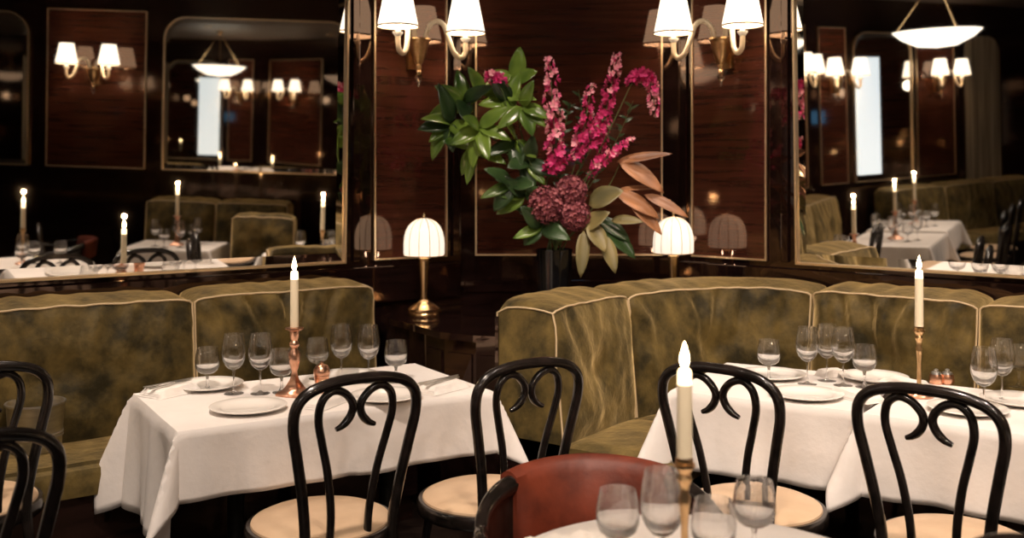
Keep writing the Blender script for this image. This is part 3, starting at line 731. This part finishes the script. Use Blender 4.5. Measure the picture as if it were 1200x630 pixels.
# ------------------------------------------------------------ tables and cloths
def table(x, y, rz, L, D, label, zt=.735, rnd=None):
    t = thing('dining_table', label, 'table', (x, y, 0), rz, 'dining tables under white cloths')
    bm = B()
    if rnd: lathe(bm, [(0, zt-.03), (rnd, zt-.03), (rnd, zt), (0, zt)], 48)
    else: box(bm, -L/2, L/2, -D/2, D/2, zt-.03, zt)
    obj('tabletop', bm, 'iron', t, False)
    xs = (0,) if L < .95 else (-L*.26, L*.26)
    for q in xs:
        bm = B(); lathe(bm, [(0, .0), (.2, 0), (.2, .012), (.05, .03), (.03, .06), (.03, zt-.03), (0, zt-.03)], 28, q); obj('pedestal', bm, 'iron', t)
    return t
def cloth(x, y, rz, L, D, ov, label, zt=.741, seed=0, kc=.42):
    # ov: overhang front(-y), right, back, left ; local x along L
    fr, rt, bk_, lf = ov; st = .016
    def axis(n0, half, n1):
        a = [-half-n0+ n0*i/14 for i in range(14)]; b = [-half+2*half*i/34 for i in range(35)]; c = [half+n1*(i+1)/14 for i in range(14)]; return a+b+c
    xs = axis(lf, L/2, rt); ys = axis(fr, D/2, bk_); bm = B(); g = []
    for X in xs:
        row = []
        for Y in ys:
            ax = max(0, abs(X)-L/2); ay = max(0, abs(Y)-D/2); sx = 1 if X > 0 else -1; sy = 1 if Y > 0 else -1
            cx = max(-L/2, min(L/2, X)); cy = max(-D/2, min(D/2, Y)); r = math.hypot(ax, ay)
            if r == 0: p = Vector((X, Y, zt+.0012*noise.noise(Vector((X*5, Y*5, seed)))+.0015))
            else:
                ph = math.atan2(ay, ax)
                c = math.sin(2*ph)
                per = cx*sy+cy*sx
                rip = .010*math.sin(per*13+seed)+.007*math.sin(per*29+seed*2)+.012*noise.noise(Vector((cx*3, cy*3, seed)))
                hang = min(1, r/.08)
                sharp = c**2.2
                out = .008+rip*hang*(r/.25)*(1-c)+r*kc*sharp+.03*r
                rr = r-.012*hang
                dz = math.sqrt(max(rr*rr-(r*kc*sharp*.85)**2, .0))*hang+(1-hang)*r*.6 
                # smooth rounding near edge
                ux = math.cos(ph)*sx; uy = math.sin(ph)*sy
                if c > 0:   # cusp: pull flanks in toward edges so the corner hangs as one fold
                    w = .35*r*c*math.cos(2*ph)
                    tx, ty = -math.sin(ph)*sx, math.cos(ph)*sy
                else: w = 0; tx = ty = 0
                p = Vector((cx+ux*out, cy+uy*out, zt+.0015-dz+.005*hang*noise.noise(Vector((cx*4, cy*4, 3+seed)))))
            row.append(bm.verts.new(p))
        g.append(row)
    for a, b in zip(g[:-1], g[1:]):
        for k in range(len(a)-1): bm.faces.new((a[k], a[k+1], b[k+1], b[k]))
    o = obj('tablecloth', bm, 'cloth'); o.location = (x, y, 0); o.rotation_euler = (0, 0, rz)
    md = o.modifiers.new('thick', 'SOLIDIFY'); md.thickness = .0015; md.offset = 1
    tag(o, label, 'tablecloth', 'white linen tablecloths'); return o
def tab_corner(cfl, ang, L, D):   # front-left corner -> centre
    t = Vector((math.cos(ang), math.sin(ang))); n = Vector((-t.y, t.x)); return Vector(cfl)+t*L/2+n*D/2
def full(cfl, ang, L, D, ov, lt, lc, seed):
    c = tab_corner(cfl, ang, L, D); table(c.x, c.y, ang, L-.02, D-.02, lt); cloth(c.x, c.y, ang, L, D, ov, lc, seed=seed); return c
c1 = U(208, 506, .742); a1_ = math.radians(31.5)
TAB1 = full(c1, a1_, 1.15, .66, (.235, .24, .20, .42), 'four seat table under white cloth in front of the left banquette', 'white linen tablecloth on the four seat table at left', 1)
a2_ = math.radians(-30)
c2 = U(786, 458, .742)
TAB2 = full(c2, a2_, .66, .66, (.29, .05, .16, .26), 'two seat table under white cloth behind the foreground candle', 'white linen tablecloth on the two seat table beside the curved banquette', 2)
c3 = Vector(c2)+Vector((math.cos(a2_), math.sin(a2_)))*.70+Vector((-.012, -.02)); a3_ = math.radians(-35)
TAB3 = full(c3, a3_, .72, .66, (.285, .24, .16, .2), 'two seat table under white cloth at the right edge', 'white linen tablecloth on the two seat table at the right edge', 5)
TABF = Vector((.375, 2.02))
t = table(TABF.x, TABF.y, 0, .6, .6, 'round foreground table under white cloth at the bottom edge', rnd=.41)
def roundcloth(x, y, R0, ov, label):
    bm = B(); prof = [(0, .7425)]+[(R0*i/8, .7425) for i in range(1, 9)]+[(R0+.008, .738), (R0+.012, .72)]+[(R0+.014+.02*i/6, .72-ov*i/6) for i in range(1, 7)]
    lathe(bm, prof, 96, flute=lambda a, z: (.05*max(0, (.73-z))/.3*math.sin(a*13)))
    o = obj('tablecloth', bm, 'cloth'); o.location = (x, y, 0); tag(o, label, 'tablecloth', 'white linen tablecloths')
    md = o.modifiers.new('thick', 'SOLIDIFY'); md.thickness = .0015
roundcloth(TABF.x, TABF.y, .42, .17, 'white linen tablecloth on the round foreground table at the bottom edge')
c0 = Vector(c1)-tL*.82; c0b = c0-tL*1.1+Vector((0, 0))
TAB0 = full(c0b+Vector((0.02, -.02)), TL, 1.08, .70, (.25, .12, .18, .2), 'four seat table under white cloth beyond the left edge', 'white linen tablecloth just showing at the left edge behind the nearest chair', 7)
TABM = full(c0b-tL*1.25, TL, 1.05, .70, (.25, .2, .18, .2), 'second four seat table beyond the left edge', 'white linen tablecloth on the second table beyond the left edge', 8)
t4 = full((2.0, 1.75), math.radians(70), .7, .62, (.3, .22, .3, .22), 'small table under white cloth near the side wall', 'long white linen tablecloth on the small table near the side wall', 9)

# ------------------------------------------------------------ tableware
TZ = .745
def bowlp(o):   # outer wall down, inner wall back up: real glass thickness, heavier at the bottom
    zb = o[-1][1]; H_ = o[0][1]-zb
    inn = [(max(0, r-.0012-.0015*(1-(z-zb)/H_)**2) if r > .012 else 0, z+.0045*(1-(z-zb)/H_)**3) for r, z in o if r > .012]
    inn = [(max(.004, r-.0013-.004*(1-(z-zb)/H_)**3), z+.016*(1-(z-zb)/H_)**4) for r, z in o if r > .012]
    return o[::-1]+inn[:-1]+[(inn[-1][0]*.6, inn[-1][1]-.001), (0, inn[-1][1]-.002)]
def wine_glass():
    t = thing('wine_glass', '', 'wine glass')
    bm = B(); lathe(bm, bowlp([(.034, .220), (.039, .195), (.0435, .165), (.044, .150), (.041, .128), (.033, .108), (.020, .094), (.008, .088), (0, .087)]), 32); obj('bowl', bm, 'glass', t)
    bm = B(); lathe(bm, [(0, .088), (.006, .088), (.0035, .075), (.003, .04), (.004, .012), (.012, .005), (.036, .002), (.036, 0), (0, 0)], 24); obj('stem_and_foot', bm, 'glass', t)
    return t
def goblet():
    t = thing('water_goblet', '', 'glass')
    bm = B(); lathe(bm, bowlp([(.037, .160), (.042, .135), (.045, .110), (.044, .092), (.038, .076), (.026, .066), (.010, .061), (0, .060)]), 32); obj('bowl', bm, 'glass', t)
    bm = B(); lathe(bm, [(0, .061), (.008, .061), (.005, .05), (.005, .02), (.012, .006), (.034, .002), (.034, 0), (0, 0)], 24); obj('stem_and_foot', bm, 'glass', t)
    return t
wg = wine_glass(); gb = goblet()
GW = 'stemmed wine glasses on the tables'; GG = 'short water goblets on the tables'
def wine(px, rim, label): x, y = U(px, rim, TZ+.22); place(wg, x, y, TZ, random.random()*6, label, GW)
def gob(px, rim, label): x, y = U(px, rim, TZ+.16); place(gb, x, y, TZ, random.random()*6, label, GG)
wine(274, 391, 'wine glass left of the candle on the left table, leftmost of four')
wine(305, 391, 'wine glass left of the candle on the left table, nearer the candle')
wine(400, 380, 'wine glass right of the candle on the left table, nearer the candle')
wine(432, 381, 'wine glass right of the candle on the left table, rightmost of four')
gob(243, 407, 'water goblet over the far left plate, leftmost glass on the left table')
gob(330, 409, 'water goblet directly left of the candlestick on the left table')
gob(372, 396, 'water goblet behind the copper pepper mill on the left table')
gob(464, 399, 'water goblet at the right end of the left table glasses')
gob(901, 398, 'water goblet at the left end of the curved banquette table')
wine(946, 383, 'wine glass on the curved banquette table, left one of three')
wine(969, 380, 'wine glass on the curved banquette table, middle one of three')
wine(988, 384, 'wine glass on the curved banquette table, right one of three')
gob(1013, 404, 'water goblet right of the three wine glasses beside the curved banquette')
wine(1153, 407, 'wine glass on the rightmost table, nearest the copper pots')
wine(1174, 397, 'wine glass on the rightmost table, tallest in front of the cushion seam')
gob(1194, 404, 'water goblet cut by the right edge on the rightmost table')
def fg(proto, px, rim, h, lab, g): x, y = U(px, rim, TZ+h); place(proto, x, y, TZ, 0, lab, g)
fg(gb, 724, 573, .16, 'blurred water goblet on the foreground table, leftmost glass there', GG)
fg(wg, 776, 550, .22, 'blurred wine glass on the foreground table, directly left of the candlestick', GW)
fg(gb, 836, 585, .16, 'blurred water goblet on the foreground table, directly right of the candlestick', GG)
fg(gb, 884, 562, .16, 'blurred water goblet on the foreground table, rightmost glass there', GG)
def plate_mesh():
    bm = B(); lathe(bm, [(0, .006), (.085, .007), (.093, .013), (.128, .019), (.131, .0175), (.128, .014), (.095, .006), (.08, 0), (0, 0)], 48); return bm
pl = obj('dinner_plate', plate_mesh(), 'china'); tag(pl, '', 'plate')
def plate(px, py, label, z=TZ): x, y = U(px, py, z+.012); place(pl, x, y, z, 0, label, 'white dinner plates on the tables')
plate(244, 450, 'white dinner plate on the left table, far left by the banquette')
plate(291, 476, 'white dinner plate on the left table, nearest the camera at left')
plate(452, 463, 'white dinner plate seen through the back of the middle chair')
plate(407, 440, 'white dinner plate behind the right wine glasses on the left table')
plate(905, 438, 'white dinner plate under the leftmost goblet beside the curved banquette')
plate(945, 461, 'white dinner plate at the near edge of the curved banquette table')
plate(1024, 441, 'white dinner plate right of the glasses beside the curved banquette')
plate(1134, 478, 'white dinner plate seen through the back of the rightmost chair')
for px, py, lb in ((1195, 468, 'white dinner plate cut by the right edge of the picture'),): plate(px, py, lb)
# candlesticks & candles
def candlestick(kind):
    t = thing('candlestick', '', 'candlestick')
    if kind == 'copper':
        bm = B(); lathe(bm, [(0, 0), (.062, 0), (.064, .006), (.056, .014), (.04, .02), (.028, .035), (.016, .055), (.012, .07)], 8, flute=lambda a, z: .10*math.cos(a*4)); obj('foot', bm, 'copper', t)
        bm = B(); lathe(bm, [(0, .065), (.013, .068), (.010, .085), (.015, .1), (.02, .125), (.022, .15), (.014, .165), (.011, .172), (.018, .18), (.018, .19), (.011, .198), (.016, .21), (.018, .235), (0, .24)], 24); obj('stem', bm, 'copper', t)
        bm = B(); lathe(bm, [(0, .232), (.02, .234), (.034, .240), (.034, .245), (.015, .247), (0, .247)], 24); obj('drip_pan', bm, 'copper', t)
    else:
        bm = B(); lathe(bm, [(0, 0), (.05, 0), (.052, .006), (.045, .012), (.02, .02), (.01, .035), (0, .036)], 28); obj('foot', bm, 'copper', t)
        bm = B(); lathe(bm, [(0, .03), (.008, .03), (.007, .12), (.010, .16), (.0125, .175), (.008, .185), (.010, .2), (.015, .212), (.011, .222), (.017, .232), (.017, .252), (0, .254)], 20); obj('stem', bm, 'oldbrass', t)
        bm = B(); lathe(bm, [(.012, .234), (.021, .236), (.021, .242), (.012, .242)], 20, close=True); obj('drip_pan', bm, 'oldbrass', t)
    return t
def candle(h=.2):
    t = thing('taper_candle', '', 'candle')
    bm = B(); lathe(bm, [(0, 0), (.0155, 0), (.0148, h-.032), (.0142, h-.03)], 24); obj('shaft', bm, 'wax', t)
    bm = B(); lathe(bm, [(.0142, h-.03), (.0135, h-.005), (.0105, h), (.004, h-.004), (0, h-.004)], 24); obj('lit_tip', bm, 'waxglow', t)
    bm = B(); tube(bm, [Vector((0, 0, h-.004)), Vector((.001, 0, h+.010))], .0011, 5); obj('wick', bm, 'wick', t)
    bm = B(); lathe(bm, [(0, h+.001), (.006, h+.006), (.0092, h+.015), (.0082, h+.027), (.004, h+.042), (0, h+.054)], 16); obj('flame', bm, 'flame', t)
    return t
csC = candlestick('copper'); csB = candlestick('brass'); cd = candle(.205)
KG = 'candlesticks on the tables'; KC = 'lit ivory taper candles'
def setcandle(kind, x, y, l1, l2, e=1.6):
    place(csC if kind == 'c' else csB, x, y, TZ, .4, l1, KG)
    place(cd, x, y, TZ+(.2475 if kind == 'c' else .2545), 0, l2, KC)
    lamp('POINT', (x, y, TZ+.52), e, (1, .6, .3), .012)
x, y = U(345, 462, TZ); setcandle('c', x, y, 'copper candlestick in the middle of the left table', 'lit ivory taper candle on the left table')
x, y = U(1077, 464, TZ); setcandle('b', x, y, 'slim brass candlestick with copper foot on the rightmost table', 'lit ivory taper candle on the rightmost table')
cdF = candle(.172)
xf, yf = .337, 2.0
place(csB, xf, yf, TZ, .1, 'blurred slim brass candlestick on the foreground table', KG); place(cdF, xf, yf, TZ+.2545, 0, 'large lit taper candle in the foreground centre right', KC)
lamp('POINT', (xf, yf, TZ+.51), 1.6, (1, .6, .3), .012)
for c, nm in ((TAB0, 'first table beyond the left edge'), (TABM, 'second table beyond the left edge'), (t4, 'small table near the side wall')):
    setcandle('c', c.x, c.y, 'copper candlestick on the '+nm, 'lit taper candle on the '+nm, 1)
    for k, (dx, dy) in enumerate(((.14, .1), (-.12, .12), (.16, -.12), (-.15, -.1), (.22, .0), (-.21, .03))):
        pos = ('right rear', 'left rear', 'right front', 'left front', 'far right', 'far left')[k]
        if k < 4: place(wg, c.x+dx, c.y+dy, TZ, 0, 'wine glass at %s of the %s' % (pos, nm), GW)
        else: place(gb, c.x+dx, c.y+dy, TZ, 0, 'water goblet at %s of the %s' % (pos, nm), GG)
# copper pepper mill, salt pots
pm = thing('pepper_mill', 'small copper pepper mill beside the candlestick on the left table', 'pepper mill', (*U(377, 459, TZ), TZ))
bm = B(); lathe(bm, [(0, 0), (.026, 0), (.028, .006), (.028, .02), (.024, .03), (.027, .05), (.029, .062), (0, .064)], 28); obj('mill_body', bm, 'copper', pm)
bm = B(); lathe(bm, [(0, .063), (.029, .064), (.031, .072), (.030, .085), (.022, .098), (.008, .104), (.006, .112), (0, .114)], 28); obj('mill_cap', bm, 'copper', pm)
for k, (px, lb) in enumerate(((1097, 'copper salt pot with steel lid, left one behind the right candlestick'), (1110, 'copper pepper pot with steel lid, right one behind the right candlestick'))):
    p = thing('salt_pot', lb, 'salt pot', (*U(px, 449, TZ), TZ), 0, 'copper salt and pepper pots')
    bm = B(); lathe(bm, [(0, 0), (.024, 0), (.027, .01), (.025, .028), (.022, .036), (0, .037)], 24); obj('pot_body', bm, 'copper', p)
    bm = B(); lathe(bm, [(0, .036), (.02, .037), (.018, .044), (.007, .048), (.009, .054), (0, .058)], 20); obj('lid', bm, 'steel', p)
# cutlery
def flat(bm, pts, z0, z1):
    a = [bm.verts.new((x, y, z0)) for x, y in pts]; b = [bm.verts.new((x, y, z1)) for x, y in pts]; bm.faces.new(a); bm.faces.new(b)
    for i in range(len(a)): bm.faces.new((a[i], a[(i+1) % len(a)], b[(i+1) % len(a)], b[i]))
def knife():
    bm = B(); flat(bm, [(-.105, -.007), (-.02, -.005), (0, -.004), (.02, -.008), (.09, -.009), (.108, -.002), (.11, .006), (0, .006), (-.02, .005), (-.105, .007), (-.11, 0)], 0, .003); o = obj('table_knife', bm, 'steel', None, False); return tag(o, '', 'knife')
def fork():
    bm = B(); flat(bm, [(-.1, -.007), (-.09, -.008), (.02, -.003), (.04, -.011), (.095, -.011), (.095, -.008), (.05, -.007), (.05, -.003), (.095, -.0035), (.095, -.0005), (.05, .0), (.05, .004), (.095, .0035), (.095, .006), (.05, .007), (.05, .010), (.095, .0105), (.09, .012), (.04, .012), (.02, .003), (-.09, .008), (-.1, .006)], 0, .003); o = obj('table_fork', bm, 'steel', None, False); return tag(o, '', 'fork')
kn = knife(); fk = fork()
def napkin(w, d, seed):
    bm = B(); N = 12
    for L_ in range(3):
        g = []; ww = w*(1-.05*L_); dd = d*(1-.08*L_)
        for i in range(N+1):
            row = []
            for j in range(N+1):
                u = i/N*2-1; v = j/N*2-1; e = max(abs(u), abs(v))
                z = .010+.007*L_+.006*noise.noise(Vector((u*1.7, v*1.7, seed+L_)))+.003*(1-e**6)
                if e > .99: z = .001+.006*L_
                row.append(bm.verts.new((u*ww/2, v*dd/2, z)))
            g.append(row)
        for a, b in zip(g[:-1], g[1:]):
            for k in range(N): bm.faces.new((a[k], a[k+1], b[k+1], b[k]))
    return obj('folded_napkin', bm, 'napkin')
def nap(px, py, rz, label, w=.2, d=.12, seed=0, cut=None):
    x, y = U(px, py, TZ); o = napkin(w, d, seed); o.location = (x, y, TZ-.0005); o.rotation_euler = (0, 0, rz); tag(o, label, 'napkin', 'folded white napkins')
    if cut:
        ff = place(fk, x, y, TZ+.031, rz+.08, 'steel fork lying on '+cut, 'steel forks'); kk = place(kn, x-.02*math.sin(rz), y+.03, TZ+.031, rz-.05, 'steel knife lying on '+cut, 'steel knives')
nap(200, 460, 1.0, 'folded napkin with cutlery at the left corner of the left table', .2, .14, 1, 'the napkin at the left table corner')
nap(385, 472, 1.2, 'folded napkin right of the nearest left plate, below the candlestick', .22, .10, 2)
nap(518, 456, .9, 'folded napkin with cutlery at the right end of the left table', .21, .12, 3, 'the napkin at the right end of the left table')
nap(1003, 466, -1.1, 'folded napkin where the two right hand tables meet', .2, .1, 4)
nap(1060, 452, -.9, 'folded napkin left of the brass candlestick on the rightmost table', .18, .1, 6)
nap(975, 440, .3, 'small folded napkin under the three wine glasses by the curved banquette', .12, .08, 8)
# crumpled napkin foreground
bm = B(); g = []
for i in range(21):
    row = []
    for j in range(15):
        u = i/20*2-1; v = j/14*2-1; e = max(abs(u), abs(v)); z = .004+(1-e**4)*(.018+.02*abs(noise.noise(Vector((u*2.6, v*2.6, 4))))+.012*noise.noise(Vector((u*6, v*6, 1))))
        row.append(bm.verts.new((u*.13, v*.08, z)))
    g.append(row)
for a, b in zip(g[:-1], g[1:]):
    for k in range(14): bm.faces.new((a[k], a[k+1], b[k+1], b[k]))
o = obj('crumpled_napkin', bm, 'napkin'); o.location = (.13, 2.19, TZ); o.rotation_euler = (0, 0, .35); tag(o, 'crumpled white napkin on the foreground table left of the glasses', 'napkin')
# ice bucket
ib = thing('ice_bucket', 'brushed steel ice bucket on the banquette seat at the left edge', 'ice bucket', (-1.815, 3.90, .506))
bm = B(); lathe(bm, [(0, 0), (.088, 0), (.092, .006), (.102, .17), (.108, .176), (.108, .182), (.100, .182), (.098, .17), (.088, .012), (0, .01)], 48); obj('bucket_body', bm, 'steel', ib)
for z in (.05, .062): 
    bm = B(); lathe(bm, [(.094, z), (.0985, z+.002), (.0985, z+.006), (.094, z+.008)], 48, close=True); obj('band', bm, 'steel', ib)

# ------------------------------------------------------------ rings for the added fill spots; pendants and back of the room (seen in mirrors)
for i, (p, t_, e_, a_) in enumerate(DOWN):
    o = thing('added_downlight', 'added ring of a ceiling fill light', 'ceiling lamp', (p[0], p[1], CEIL), 0, 'added ceiling fill lights')
    o['label'] = 'added brass ring of ceiling fill light above the ' + ['left table', 'curved banquette table', 'rightmost table', 'next left table', 'foreground table', 'flower bouquet', 'far left tables', 'side wall table', 'left banquette cushions', 'curved banquette cushions', 'far left banquette cushions', 'end of the curved banquette', 'right end of the right banquette'][i]
    bm = B(); lathe(bm, [(.045, -.004), (.065, -.006), (.067, 0), (.045, 0)], 32, close=True); obj('ring', bm, 'brass', o)
def bowl_pendant(x, y, z, label, s=1):
    t = thing('bowl_pendant', label, 'pendant lamp', (x, y, CEIL), 0, 'alabaster bowl pendants')
    bm = B(); lathe(bm, [(0, z-CEIL-.16*s), (.18*s, z-CEIL-.14*s), (.32*s, z-CEIL-.07*s), (.40*s, z-CEIL), (.385*s, z-CEIL), (.3*s, z-CEIL-.055*s), (0, z-CEIL-.14*s)], 40); obj('bowl', bm, 'bowl', t)
    for k in range(3):
        a = 2*PI*k/3; bm = B(); tube(bm, [Vector((.37*s*math.cos(a), .37*s*math.sin(a), z-CEIL)), Vector((0, 0, -.02))], .005, 6); obj('rod', bm, 'brass', t)
    bm = B(); lathe(bm, [(0, -.03), (.05, -.025), (.06, 0), (0, 0)], 20); obj('ceiling_rose', bm, 'brass', t)
bowl_pendant(-3.0, 1.9, 2.62, 'alabaster bowl pendant over the far left tables')
bowl_pendant(-1.2, -2.2, 2.65, 'alabaster bowl pendant at the back of the room')
def globe(x, y, z, label):
    t = thing('globe_pendant', label, 'pendant lamp', (x, y, CEIL), 0, 'glass globe pendants')
    bm = B(); bmesh.ops.create_uvsphere(bm, u_segments=20, v_segments=12, radius=.075, matrix=Matrix.Translation((0, 0, z-CEIL))); obj('globe', bm, 'globe', t)
    bm = B(); tube(bm, [Vector((0, 0, z-CEIL+.07)), Vector((0, 0, 0))], .004, 6); obj('cord', bm, 'black', t)
for i, (x, y, z) in enumerate(((-4.2, -2.8, 2.3), (-3.1, -3.2, 2.25), (-2.2, -3.4, 2.3), (.4, -3.3, 2.3), (1.2, -2.6, 2.2))):
    globe(x, y, z, 'lit glass globe pendant, %s along the back of the room' % ['first from the left', 'second from the left', 'middle one', 'second from the right', 'first from the right'][i])
for i, x in enumerate((-2.4, .9)):
    t = thing('wall_screen', 'blue lit screen on the back wall at the %s' % ('left', 'right')[i], 'screen', (x, -4.2, 1.75), 0, 'screens on the back wall')
    bm = B(); box(bm, -.2, .2, .0, .03, 0, .25, .005); obj('screen_case', bm, 'iron', t, False)
    bm = B(); box(bm, -.185, .185, .03, .033, .015, .235); obj('display', bm, 'screen', t, False)
bar = thing('bar_counter', 'long dark wooden bar counter at the back of the room', 'bar', (-1.6, -3.6, 0))
bm = B(); box(bm, -1.6, 1.6, -.25, .25, 0, 1.02, .01); obj('counter_body', bm, 'veneer', bar, False)
bm = B(); box(bm, -1.68, 1.68, -.3, .32, 1.02, 1.07, .008); obj('counter_top', bm, 'lacquer', bar, False)
for i in range(5):
    x = -2.9+i*.62; p = ['leftmost', 'second from left', 'middle', 'second from right', 'rightmost'][i]
    place(cd, x, -3.5, 1.07, 0, 'lit taper candle standing on the bar, %s of five' % p, KC)
